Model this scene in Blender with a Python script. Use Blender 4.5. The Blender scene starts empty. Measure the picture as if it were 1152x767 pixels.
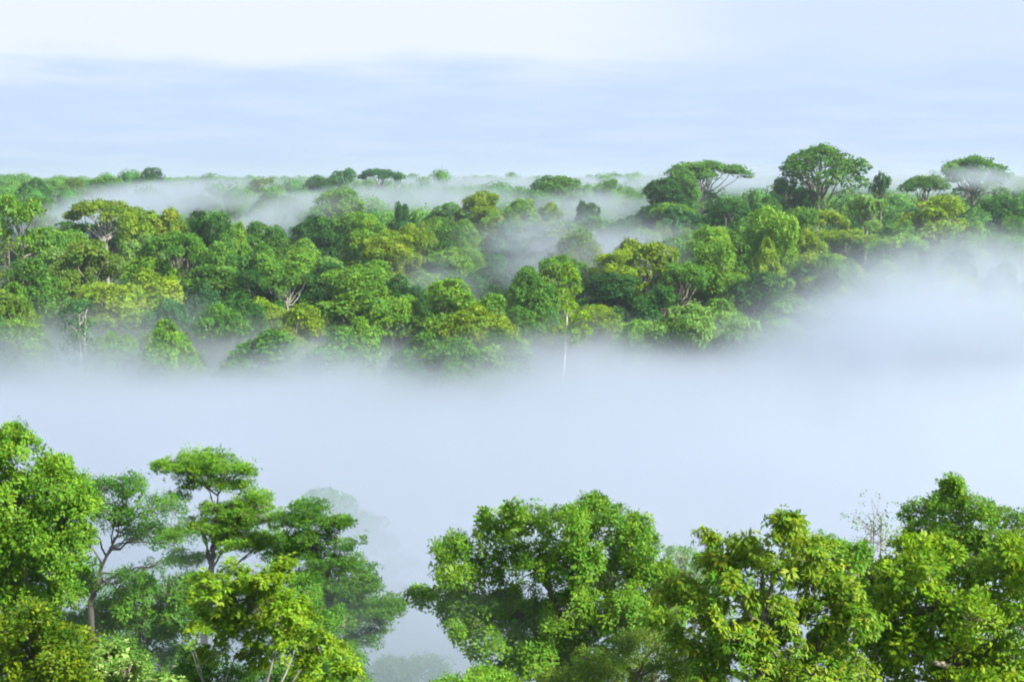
import bpy, math, random
import numpy as np
from math import radians as R

# ------------------------------------------------------------------ camera, sky, sun, exposure
sc = bpy.context.scene
COL = sc.collection
CAM_Z, PITCH, FOC, PW, PH = 48.0, R(-6.6), 1582.0, 1152.0, 767.0

cd = bpy.data.cameras.new("camera")
cam = bpy.data.objects.new("camera", cd)
COL.objects.link(cam)
cam.location = (0, 0, CAM_Z)
cam.rotation_euler = (R(90) + PITCH, 0, 0)
cd.sensor_width = 36.0
cd.lens = 36.0 * FOC / PW
cd.clip_start, cd.clip_end = 0.5, 40000
sc.camera = cam

SUN_EL, SUN_AZ = R(40), R(120)        # azimuth clockwise from the view direction: behind the camera, to the right
world = bpy.data.worlds.new("World")
sc.world = world
world.use_nodes = True
wn, wl = world.node_tree.nodes, world.node_tree.links
wn.clear()


def node(nt, kind, **kw):
    n = nt.nodes.new(kind)
    for k, v in kw.items():
        if k.startswith("in_"):
            key = k[3:]
            n.inputs[int(key) if key.isdigit() else key].default_value = v
        else:
            setattr(n, k, v)
    return n


def math_n(nt, op, a, b=None, c=None, clamp=False):
    n = nt.nodes.new("ShaderNodeMath")
    n.operation, n.use_clamp = op, clamp
    for i, v in enumerate((a, b, c)):
        if v is None:
            continue
        if isinstance(v, (int, float)):
            n.inputs[i].default_value = v
        else:
            nt.links.new(v, n.inputs[i])
    return n.outputs[0]


def smooth(nt, v, lo, hi, to0=0.0, to1=1.0):
    n = nt.nodes.new("ShaderNodeMapRange")
    n.interpolation_type = "SMOOTHSTEP"
    for i, x in enumerate((v, lo, hi, to0, to1)):
        if isinstance(x, (int, float)):
            n.inputs[i].default_value = x
        else:
            nt.links.new(x, n.inputs[i])
    return n.outputs[0]


def mixc(nt, fac, a, b, blend="MIX"):
    n = nt.nodes.new("ShaderNodeMix")
    n.data_type, n.blend_type = "RGBA", blend
    for s, v in ((n.inputs[0], fac), (n.inputs[6], a), (n.inputs[7], b)):
        if hasattr(v, "is_linked"):
            nt.links.new(v, s)
        elif isinstance(v, (int, float)):
            s.default_value = v
        else:
            s.default_value = (*v, 1) if len(v) == 3 else v
    return n.outputs[2]


nt = world.node_tree
sky = node(nt, "ShaderNodeTexSky", sky_type="NISHITA", sun_disc=False, sun_elevation=SUN_EL,
           sun_rotation=SUN_AZ, altitude=150, air_density=1.0, dust_density=2.0, ozone_density=1.2)
tc = node(nt, "ShaderNodeTexCoord")
sep = node(nt, "ShaderNodeSeparateXYZ")
wl.new(tc.outputs["Generated"], sep.inputs[0])
dx, dy, dz = sep.outputs
# clouds laid out on a flat layer overhead: direction / height
zc = math_n(nt, "MAXIMUM", dz, 0.0)
den = math_n(nt, "ADD", zc, 0.10)
cx = math_n(nt, "DIVIDE", dx, den)
cy = math_n(nt, "DIVIDE", dy, den)
comb = node(nt, "ShaderNodeCombineXYZ")
wl.new(cx, comb.inputs[0]); wl.new(cy, comb.inputs[1])
n1 = node(nt, "ShaderNodeTexNoise", in_Scale=0.42, in_Detail=5.0, in_Roughness=0.55, in_Distortion=0.4)
wl.new(comb.outputs[0], n1.inputs["Vector"])
n2 = node(nt, "ShaderNodeTexNoise", in_Scale=1.5, in_Detail=4.0, in_Roughness=0.55)
wl.new(comb.outputs[0], n2.inputs["Vector"])
# a long bright bank of stratus low in the sky on the left, thinner cloud everywhere else
el = math_n(nt, "ADD", dz, math_n(nt, "MULTIPLY", math_n(nt, "SUBTRACT", n1.outputs[0], 0.5), 0.075))
el = math_n(nt, "ADD", el, math_n(nt, "MULTIPLY", math_n(nt, "SUBTRACT", n2.outputs[0], 0.5), 0.03))
lo_edge = smooth(nt, el, 0.056, 0.088)
hi_edge = smooth(nt, el, 0.135, 0.20, 1.0, 0.45)
side = smooth(nt, math_n(nt, "ADD", dx, math_n(nt, "MULTIPLY", math_n(nt, "SUBTRACT", n2.outputs[0], 0.5), 0.10)), 0.02, 0.20, 1.0, 0.38)
bank = math_n(nt, "MULTIPLY", math_n(nt, "MULTIPLY", lo_edge, hi_edge), side)
thin = math_n(nt, "MULTIPLY", smooth(nt, n2.outputs[0], 0.36, 0.70), 0.20)
thin = math_n(nt, "ADD", thin, smooth(nt, dz, 0.10, 0.5, 0.05, 0.45))
cov = math_n(nt, "MAXIMUM", math_n(nt, "MULTIPLY", bank, 0.88), thin, clamp=True)
CLOUD = (11.3, 12.0, 13.0)
VEIL = (7.9, 10.15, 13.9)            # the high thin haze that whitens the blue
skyc = mixc(nt, 0.84, sky.outputs[0], VEIL)
col = mixc(nt, cov, skyc, CLOUD)
bg = node(nt, "ShaderNodeBackground", in_Strength=0.030)
wl.new(col, bg.inputs[0])
wo = node(nt, "ShaderNodeOutputWorld")
wl.new(bg.outputs[0], wo.inputs[0])
world.cycles.sampling_method = "MANUAL"
world.cycles.sample_map_resolution = 256

sd = bpy.data.lights.new("sun", "SUN")
sd.energy, sd.angle, sd.color = 5.0, R(3.0), (1.0, 0.96, 0.86)
sun = bpy.data.objects.new("sun", sd)
COL.objects.link(sun)
sun.rotation_euler = (R(90) - SUN_EL, 0, R(180) - SUN_AZ + 0)
from mathutils import Vector
sv = Vector((math.sin(SUN_AZ) * math.cos(SUN_EL), math.cos(SUN_AZ) * math.cos(SUN_EL), math.sin(SUN_EL)))
sun.rotation_euler = sv.to_track_quat("Z", "Y").to_euler()

vs = sc.view_settings
vs.view_transform, vs.look, vs.exposure, vs.gamma, vs.use_curve_mapping = "Standard", "None", 1.42, 1.0, False
cy_ = sc.cycles
cy_.use_denoising = True
cy_.denoiser = "OPENIMAGEDENOISE"
cy_.use_adaptive_sampling = True
cy_.adaptive_threshold = 0.02
cy_.max_bounces = 8
cy_.diffuse_bounces = 5
cy_.glossy_bounces = 2
cy_.transmission_bounces = 4
cy_.volume_bounces = 4
cy_.transparent_max_bounces = 8
cy_.caustics_reflective = cy_.caustics_refractive = False
cy_.volume_max_steps = 128
cy_.volume_step_rate = 1.0
cy_.filter_width = 1.9

# ------------------------------------------------------------------ helpers
rng = np.random.default_rng(11)
CP, SP = math.cos(PITCH), math.sin(PITCH)


def at(px, py, D):
    """The point at depth D (metres ahead) behind a spot of the photograph."""
    u, v = (px - PW / 2) / FOC, (PH / 2 - py) / FOC
    fy, fz = CP - SP * v, SP + CP * v
    t = D / fy
    return np.array((u * t, D, CAM_Z + fz * t))


def screen(x, y, z):
    f = y * CP + (z - CAM_Z) * SP
    v = (-y * SP + (z - CAM_Z) * CP) / f
    return PW / 2 + FOC * x / f, PH / 2 - FOC * v


YK = [-400, 0, 70, 100, 128, 200, 235, 300, 350, 430, 520, 800, 1500, 6000, 40000]
ZK = [14, 14, 13, 6, 0.5, 0, 0.5, 8, 11.5, 13, 14.5, 20, 21, 21, 21]


def ground(x, y):
    z = np.interp(y, YK, ZK)
    k = np.clip((np.asarray(y) - 240) / 150, 0, 1) * np.clip((2500 - np.asarray(y)) / 1500, 0, 1)
    z = z + k * (2.0 * np.sin(x * 0.021 + 1.0) * np.cos(np.asarray(y) * 0.017) + 1.5 * np.sin(x * 0.045 + y * 0.03))
    far = np.clip((np.asarray(y) - 560) / 500, 0, 1) * np.clip((9000 - np.asarray(y)) / 6000, 0, 1)
    z = z + far * (2.6 * np.sin(x * 0.0075 + 0.6) * np.cos(np.asarray(y) * 0.0042) + 1.8 * np.sin(x * 0.019 + y * 0.008))
    hollow = np.exp(-((x - 12) / 40.0) ** 2 - ((np.asarray(y) - 395) / 60.0) ** 2)
    return z - 6.0 * hollow


def put(name, verts, faces_tri, faces_quad, mat, parent=None, attrs=None, smooth_shade=False):
    me = bpy.data.meshes.new(name)
    nv, ntr, nq = len(verts), len(faces_tri), len(faces_quad)
    me.vertices.add(nv)
    me.vertices.foreach_set("co", np.asarray(verts, np.float32).ravel())
    me.loops.add(ntr * 3 + nq * 4)
    me.polygons.add(ntr + nq)
    li = np.concatenate([np.asarray(faces_tri, np.int32).ravel(), np.asarray(faces_quad, np.int32).ravel()])
    me.loops.foreach_set("vertex_index", li)
    st = np.concatenate([np.arange(ntr) * 3, ntr * 3 + np.arange(nq) * 4]).astype(np.int32)
    me.polygons.foreach_set("loop_start", st)
    if smooth_shade:
        me.polygons.foreach_set("use_smooth", np.ones(ntr + nq, bool))
    for k, v in (attrs or {}).items():
        a = me.attributes.new(k, "FLOAT", "POINT")
        a.data.foreach_set("value", np.asarray(v, np.float32))
    me.update(calc_edges=True)
    me.materials.append(mat)
    o = bpy.data.objects.new(name, me)
    COL.objects.link(o)
    if parent:
        o.parent = parent
    return o


E3, E4 = np.zeros((0, 3), np.int32), np.zeros((0, 4), np.int32)


def unit(a):
    return a / np.maximum(np.linalg.norm(a, axis=-1, keepdims=True), 1e-9)


class Tubes:
    """Tapered bent tubes gathered for one mesh."""
    def __init__(self, sides=7):
        self.v, self.q, self.n, self.s = [], [], 0, sides

    def add(self, pts, radii):
        pts = np.asarray(pts, float)
        radii = np.asarray(radii, float)
        m, s = len(pts), self.s
        d = unit(np.gradient(pts, axis=0))
        ref = np.array((0.31, 0.95, 0.05)) if abs(d[:, 2]).mean() > 0.5 else np.array((0.0, 0.1, 1.0))
        a = unit(np.cross(d, ref)); b = np.cross(d, a)
        th = np.arange(s) / s * 2 * math.pi
        ring = pts[:, None] + radii[:, None, None] * (np.cos(th)[None, :, None] * a[:, None] + np.sin(th)[None, :, None] * b[:, None])
        self.v.append(ring.reshape(-1, 3))
        i = np.arange(m - 1)[:, None] * s + np.arange(s)[None]
        j = np.arange(m - 1)[:, None] * s + (np.arange(s)[None] + 1) % s
        self.q.append(np.stack([i, j, j + s, i + s], -1).reshape(-1, 4) + self.n)
        self.n += m * s

    def build(self, name, mat, parent=None):
        return put(name, np.concatenate(self.v), E3, np.concatenate(self.q), mat, parent, smooth_shade=True)


def bend(g, a, b, sag=0.12, n=6, wob=0.05, up=1.0):
    """A limb from a to b: leaves steeply, then levels out."""
    a, b = np.asarray(a, float), np.asarray(b, float)
    t = np.linspace(0, 1, n)[:, None]
    L = np.linalg.norm(b - a)
    p = a + (b - a) * t
    p[:, 2] += (np.sin(t[:, 0] * math.pi) * sag * L) * up
    w = g.normal(0, wob * L, (n, 3)); w[0] = w[-1] = 0
    return p + w


def leaf_mesh(pos, axis, nrm, L, W, fold=0.12, droop=0.1, rich=True):
    """Leaves as folded blades (rich) or single bent quads."""
    side = unit(np.cross(nrm, axis))
    nrm = unit(np.cross(axis, side))
    L, W = L[:, None], W[:, None]
    n = len(pos)
    if rich:
        v = np.stack([pos, pos + axis * L * 0.42 + side * W * 0.5 + nrm * W * fold,
                      pos + axis * L * 0.42 - side * W * 0.5 + nrm * W * fold,
                      pos + axis * L * 0.5, pos + axis * L - nrm * L * droop], 1)
        b = np.arange(n)[:, None] * 5
        f = np.concatenate([b + np.array([[0, 3, 1]]), b + np.array([[1, 3, 4]]), b + np.array([[0, 2, 3]]), b + np.array([[3, 2, 4]])])
        return v.reshape(-1, 3), f, E4, 5
    v = np.stack([pos, pos + axis * L * 0.5 + side * W * 0.5, pos + axis * L - nrm * L * droop, pos + axis * L * 0.5 - side * W * 0.5], 1)
    b = np.arange(n)[:, None] * 4
    return v.reshape(-1, 3), E3, b + np.array([[0, 1, 2, 3]]), 4


def tips_on(g, C, Rr, density, low=0.25, inner=0.8, jit=(0.8, 1.06)):
    """Twig tips on the outside of a set of ellipsoid boughs; tips buried in a neighbour are dropped."""
    P, N, I = [], [], []
    for i in range(len(C)):
        r = Rr[i]
        area = 4 * math.pi * ((r[0] * r[1]) ** 1.6 / 3 + (r[0] * r[2]) ** 1.6 / 3 + (r[1] * r[2]) ** 1.6 / 3) ** (1 / 1.6)
        n = max(6, int(area * density))
        d = unit(g.normal(size=(n, 3)))
        keep = g.random(n) < low + (1 - low) * np.clip(d[:, 2] * 0.9 + 0.55, 0, 1)
        d = d[keep]
        P.append(C[i] + d * r * g.uniform(jit[0], jit[1], (len(d), 1)))
        N.append(unit(d / r)); I.append(np.full(len(d), i))
    P, N, I = np.concatenate(P), np.concatenate(N), np.concatenate(I)
    q = np.linalg.norm((P[:, None] - C[None]) / Rr[None], axis=2)
    q[np.arange(len(P)), I] = 9
    k = q.min(1) > inner
    return P[k], N[k], I[k]


def foliage(g, P, N, I, per, spread, L, W, style, rich=True, nl=1, droop=0.12, young_lobe=0.5):
    """Leaves round each twig tip. Returns the arrays for put()."""
    n = len(P)
    lobe_y = g.random(nl) ** 1.5
    ty = np.clip(lobe_y[I] * young_lobe + g.random(n) ** 3 * 0.9, 0, 1)
    ti = np.repeat(np.arange(n), per)
    m = len(ti)
    up = np.array((0, 0, 1.0))
    nn, p = N[ti], P[ti]
    rnd = g.normal(size=(m, 3))
    tang = unit(rnd - (rnd * nn).sum(1, keepdims=True) * nn)
    rad = np.sqrt(g.random(m))[:, None]
    if style == "rosette":
        c = unit(nn * 0.6 + up * 0.7)
        tang = unit(rnd - (rnd * c).sum(1, keepdims=True) * c)
        axis = unit(tang + c * g.uniform(-0.15, 0.65, (m, 1)))
        pos = p + tang * 0.03 + rnd * spread * 0.15
        ln = unit(c + rnd[:, ::-1] * 0.2)
    elif style == "droop":
        c = unit(nn * 0.7 + up * 0.4)
        tang = unit(rnd - (rnd * c).sum(1, keepdims=True) * c)
        axis = unit(tang * 0.8 - up * g.uniform(0.0, 1.1, (m, 1)) + c * 0.3)
        pos = p + tang * spread * 0.5 * rad + c * g.normal(0, spread * 0.25, (m, 1))
        ln = unit(nn * 0.8 + up * 0.35 + rnd[:, ::-1] * 0.35)
    elif style == "tier":
        hor = unit(nn * np.array((1, 1, 0.0)) + rnd * 0.4 * np.array((1, 1, 0.3)))
        axis = unit(hor * 0.8 + up * g.uniform(0.05, 0.8, (m, 1)) + rnd * 0.35)
        pos = p + tang * spread * rad + up * g.normal(0, spread * 0.15, (m, 1))
        ln = unit(up * 0.9 + nn * 0.4 + rnd[:, ::-1] * 0.4)
    else:
        axis = unit(nn * 0.45 + tang * 0.9 + up * 0.05 + rnd * 0.25)
        pos = p + tang * spread * rad + nn * g.normal(0, spread * 0.35, (m, 1))
        ln = unit(nn * 0.75 + up * 0.4 + rnd[:, ::-1] * 0.36)
    LL = L * g.uniform(0.65, 1.25, m) * g.uniform(0.8, 1.3, nl)[I][ti]
    v, t, q, k = leaf_mesh(pos, axis, ln, LL, LL * (W / L), droop=droop, rich=rich)
    return v, t, q, {"tint": np.repeat(g.random(m), k), "young": np.repeat(np.clip(ty[ti] + g.normal(0, 0.08, m), 0, 1), k)}


# ------------------------------------------------------------------ materials
def leaf_mat(name, base, young, trans=0.42, rough=0.5):
    m = bpy.data.materials.new(name)
    m.use_nodes = True
    t = m.node_tree
    t.nodes.clear()
    a = node(t, "ShaderNodeAttribute", attribute_name="tint")
    y = node(t, "ShaderNodeAttribute", attribute_name="young")
    oi = node(t, "ShaderNodeObjectInfo")
    c = mixc(t, y.outputs["Fac"], base, young)
    hs = node(t, "ShaderNodeHueSaturation", in_Saturation=1.0)
    t.links.new(smooth(t, a.outputs["Fac"], 0, 1, 0.485, 0.512), hs.inputs["Hue"])
    v = math_n(t, "ADD", math_n(t, "MULTIPLY", a.outputs["Fac"], 0.36), math_n(t, "MULTIPLY", oi.outputs["Random"], 0.25))
    t.links.new(math_n(t, "ADD", v, 0.73), hs.inputs["Value"])
    t.links.new(c, hs.inputs["Color"])
    p = node(t, "ShaderNodeBsdfPrincipled", in_Roughness=rough)
    p.inputs["Specular IOR Level"].default_value = 0.16
    t.links.new(hs.outputs[0], p.inputs["Base Color"])
    tr = node(t, "ShaderNodeBsdfTranslucent")
    warm = mixc(t, 1.0, hs.outputs[0], (1.2, 1.15, 0.8), "MULTIPLY")
    t.links.new(warm, tr.inputs[0])
    mx = node(t, "ShaderNodeMixShader", in_0=trans)
    t.links.new(p.outputs[0], mx.inputs[1]); t.links.new(tr.outputs[0], mx.inputs[2])
    o = node(t, "ShaderNodeOutputMaterial")
    t.links.new(mx.outputs[0], o.inputs[0])
    return m


def plain_mat(name, c1, c2, scale=3.0, rough=0.85, stretch=(1, 1, 0.25), detail=5.0):
    m = bpy.data.materials.new(name)
    m.use_nodes = True
    t = m.node_tree
    p = t.nodes["Principled BSDF"]
    p.inputs["Roughness"].default_value = rough
    g = node(t, "ShaderNodeNewGeometry")
    mp = node(t, "ShaderNodeMapping")
    mp.inputs["Scale"].default_value = stretch
    t.links.new(g.outputs["Position"], mp.inputs[0])
    n = node(t, "ShaderNodeTexNoise", in_Scale=scale, in_Detail=detail)
    t.links.new(mp.outputs[0], n.inputs["Vector"])
    t.links.new(mixc(t, smooth(t, n.outputs[0], 0.35, 0.65), c1, c2), p.inputs["Base Color"])
    return m


TONES = {  # words used in labels: base colour, colour of the young leaves
    "mid green":     ((0.048, 0.155, 0.020), (0.122, 0.262, 0.022)),
    "bright green":  ((0.082, 0.216, 0.019), (0.188, 0.328, 0.022)),
    "yellow-green":  ((0.110, 0.215, 0.012), (0.235, 0.320, 0.014)),
    "dark green":    ((0.019, 0.082, 0.012), (0.050, 0.155, 0.016)),
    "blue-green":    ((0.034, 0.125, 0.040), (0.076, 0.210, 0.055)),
    "olive green":   ((0.070, 0.155, 0.018), (0.160, 0.235, 0.026)),
    "orange-tinged": ((0.078, 0.180, 0.012), (0.225, 0.270, 0.016)),
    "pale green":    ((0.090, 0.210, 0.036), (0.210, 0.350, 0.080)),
}
LM = {k: leaf_mat("leaves_" + k.replace(" ", "_").replace("-", "_"), *v) for k, v in TONES.items()}
LM["cream"] = leaf_mat("leaves_cream_tipped", (0.070, 0.18, 0.016), (0.30, 0.42, 0.12))
LM["lime"] = leaf_mat("leaves_lime", (0.100, 0.225, 0.010), (0.225, 0.340, 0.012))
LM["golden"] = leaf_mat("leaves_golden_tipped", (0.030, 0.095, 0.006), (0.180, 0.250, 0.008))
LM["rusty"] = leaf_mat("leaves_rusty_tipped", (0.074, 0.190, 0.010), (0.215, 0.280, 0.016))
BARK = plain_mat("bark_grey_brown", (0.10, 0.085, 0.065), (0.21, 0.19, 0.15))
BARK_D = plain_mat("bark_dark", (0.045, 0.04, 0.035), (0.10, 0.09, 0.075))
BARK_M = plain_mat("bark_mottled_grey", (0.17, 0.155, 0.13), (0.33, 0.31, 0.27), scale=1.8)
BARK_P = plain_mat("bark_pale", (0.36, 0.33, 0.27), (0.58, 0.55, 0.47), scale=1.5)

# ------------------------------------------------------------------ haze and mist
def volume_mat(name, color, build, aniso=0.0, step=1.0):
    m = bpy.data.materials.new(name)
    m.use_nodes = True
    t = m.node_tree
    t.nodes.clear()
    o = node(t, "ShaderNodeOutputMaterial")
    v = node(t, "ShaderNodeVolumePrincipled")
    v.inputs["Color"].default_value = (*color, 1)
    v.inputs["Anisotropy"].default_value = aniso
    d = build(t)
    if isinstance(d, (int, float)):
        v.inputs["Density"].default_value = d
    else:
        t.links.new(d, v.inputs["Density"])
    t.links.new(v.outputs[0], o.inputs["Volume"])
    m.cycles.volume_step_rate = step
    return m


def box(name, lo, hi, mat, kind):
    x0, y0, z0 = lo; x1, y1, z1 = hi
    v = [(x0, y0, z0), (x1, y0, z0), (x1, y1, z0), (x0, y1, z0), (x0, y0, z1), (x1, y0, z1), (x1, y1, z1), (x0, y1, z1)]
    q = [(0, 3, 2, 1), (4, 5, 6, 7), (0, 1, 5, 4), (1, 2, 6, 5), (2, 3, 7, 6), (3, 0, 4, 7)]
    o = put(name, np.array(v, float), E3, np.array(q), mat)
    o["kind"] = kind
    return o


MISTC = (0.79, 0.842, 0.922)
haze_mat = volume_mat("air_haze", (0.76, 0.86, 0.98), lambda t: 0.00013, 0.4)
box("haze", (-6000, -300, -2.0), (6000, 11000, 84), haze_mat, "stuff")


def world_noise(t, sx, sy, sz, seed, detail=3.0, rough=0.55):
    g = node(t, "ShaderNodeNewGeometry")
    mp = node(t, "ShaderNodeMapping")
    mp.inputs["Scale"].default_value = (sx, sy, sz)
    mp.inputs["Location"].default_value = (seed * 13.7, seed * 7.1, seed * 3.3)
    t.links.new(g.outputs["Position"], mp.inputs[0])
    n = node(t, "ShaderNodeTexNoise", in_Scale=1.0, in_Detail=detail, in_Roughness=rough, in_Distortion=0.5)
    t.links.new(mp.outputs[0], n.inputs["Vector"])
    return n.outputs[0], g


def valley_density(t):
    n, g = world_noise(t, 0.024, 0.016, 0.035, 2.0, 4.0, 0.6)
    s = node(t, "ShaderNodeSeparateXYZ")
    t.links.new(g.outputs["Position"], s.inputs[0])
    x, y, z = s.outputs
    top = math_n(t, "ADD", smooth(t, y, 60, 240, 29.0, 22.6), math_n(t, "MULTIPLY", math_n(t, "SUBTRACT", n, 0.5), 22.0))
    d = math_n(t, "SUBTRACT", top, z)
    body = smooth(t, d, -1.5, 10.0)
    front = smooth(t, y, 40, 122)
    back = smooth(t, y, 236, 285, 1.0, 0.04)
    return math_n(t, "MULTIPLY", math_n(t, "MULTIPLY", body, front), math_n(t, "MULTIPLY", back, 0.075))


box("valley_mist", (-230, 46, -1.2), (230, 340, 36), volume_mat("mist_valley", MISTC, valley_density, 0.6, 0.24), "stuff")

ICO_V, ICO_F = None, None


def mist_patch(cx, cy, D, wpx, hpx, depth, sigma, seed, lo=0.40, hi=0.68, tilt=0.0):
    """A drifting patch of mist: a soft ellipsoid of uneven density at its own distance and size."""
    c = at(cx, cy, D)
    sx, sz = wpx / FOC * D, hpx / FOC * D
    def build(t):
        tc_ = node(t, "ShaderNodeTexCoord")
        ln = node(t, "ShaderNodeVectorMath", operation="LENGTH")
        t.links.new(tc_.outputs["Object"], ln.inputs[0])
        fall = smooth(t, ln.outputs["Value"], 0.15, 1.0, 1.0, 0.0)
        k = 260.0 / D
        n, _ = world_noise(t, 0.040 * k, 0.030 * k, 0.085 * k, seed, 4.0, 0.64)
        return math_n(t, "MULTIPLY", math_n(t, "MULTIPLY", fall, smooth(t, n, lo, hi)), sigma)
    m = volume_mat("mist_drifting", MISTC, build, 0.6, 0.45)
    import bmesh
    bm = bmesh.new()
    bmesh.ops.create_icosphere(bm, subdivisions=2, radius=1.0)
    me = bpy.data.meshes.new("mist_patch")
    bm.to_mesh(me); bm.free()
    me.materials.append(m)
    o = bpy.data.objects.new("mist_patch", me)
    COL.objects.link(o)
    o.location = c
    o.scale = (sx, depth, sz)
    o.rotation_euler = (0, tilt, 0)
    o["kind"] = "stuff"
    return o


PATCHES = [  # px, py, D, half width px, half height px, half depth m, density, seed, lo, hi, tilt
    (1080, 398, 214, 330, 165, 24, 0.075, 3, 0.18, 0.52, 0.0),
    (950, 398, 210, 220, 90, 20, 0.060, 4, 0.24, 0.56, -0.25),
    (1095, 326, 226, 180, 92, 16, 0.060, 24, 0.26, 0.58, 0.0),
    (965, 350, 218, 125, 72, 14, 0.050, 25, 0.30, 0.60, -0.5),
    (1120, 320, 300, 160, 70, 30, 0.040, 5, 0.33, 0.65, 0.0),
    (650, 286, 324, 175, 70, 24, 0.090, 6, 0.30, 0.62, 0.05),
    (745, 285, 350, 110, 42, 25, 0.050, 7, 0.34, 0.64, 0.0),
    (500, 318, 288, 75, 42, 14, 0.040, 8, 0.34, 0.64, 0.3),
    (165, 345, 238, 100, 40, 8, 0.045, 9, 0.38, 0.66, 0.2),
    (30, 385, 236, 130, 24, 12, 0.080, 10, 0.34, 0.64, 0.0),
    (130, 238, 430, 180, 30, 40, 0.090, 11, 0.30, 0.56, -0.18),
    (330, 243, 470, 110, 28, 40, 0.075, 12, 0.30, 0.58, -0.25),
    (200, 215, 700, 180, 18, 60, 0.042, 13, 0.30, 0.58, -0.05),
    (470, 226, 620, 170, 26, 60, 0.046, 14, 0.30, 0.58, 0.0),
    (620, 210, 900, 300, 13, 110, 0.028, 15, 0.28, 0.56, 0.0),
    (810, 203, 640, 130, 24, 45, 0.075, 16, 0.30, 0.58, 0.0),
    (1020, 206, 620, 200, 20, 50, 0.070, 17, 0.30, 0.58, 0.0),
    (1125, 203, 480, 90, 18, 18, 0.080, 18, 0.34, 0.60, 0.1),
    (690, 232, 560, 130, 32, 45, 0.050, 19, 0.33, 0.62, 0.0),
    (330, 228, 560, 360, 17, 45, 0.040, 22, 0.32, 0.60, 0.0),
    (560, 206, 1100, 420, 11, 150, 0.022, 23, 0.28, 0.56, 0.0),
    (395, 700, 63, 120, 85, 4.5, 0.030, 26, 0.30, 0.62, 0.0),
    (150, 640, 60, 130, 70, 4.0, 0.022, 27, 0.32, 0.64, 0.0),
    (545, 700, 57, 110, 70, 3.5, 0.020, 28, 0.32, 0.64, 0.0),
    (900, 290, 360, 90, 40, 30, 0.030, 20, 0.38, 0.66, -0.4),
    (300, 392, 240, 160, 20, 10, 0.050, 21, 0.40, 0.68, 0.0),
]
for a in PATCHES:
    mist_patch(*a)

# ------------------------------------------------------------------ ground
xs = np.concatenate([np.linspace(-9000, -700, 10), np.linspace(-640, 640, 65), np.linspace(700, 9000, 10)])
ys = np.concatenate([np.linspace(-250, 40, 8), np.linspace(60, 900, 71), np.geomspace(960, 10900, 16)])
gx, gy = np.meshgrid(xs, ys)
gv = np.stack([gx, gy, ground(gx, gy)], -1).reshape(-1, 3)
nx, ny = len(xs), len(ys)
gi = (np.arange(ny - 1)[:, None] * nx + np.arange(nx - 1)[None]).reshape(-1)
gq = np.stack([gi, gi + 1, gi + 1 + nx, gi + nx], -1)
gm = plain_mat("forest_floor", (0.016, 0.040, 0.010), (0.045, 0.075, 0.018), scale=0.09, stretch=(1, 1, 1), rough=0.95)
go = put("ground", gv, E3, gq, gm, smooth_shade=True)
go["kind"] = "structure"

# ------------------------------------------------------------------ forest trees: one prototype of each build, 28 m tall and 15 m across
H0, R0 = 28.0, 7.5


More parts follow.
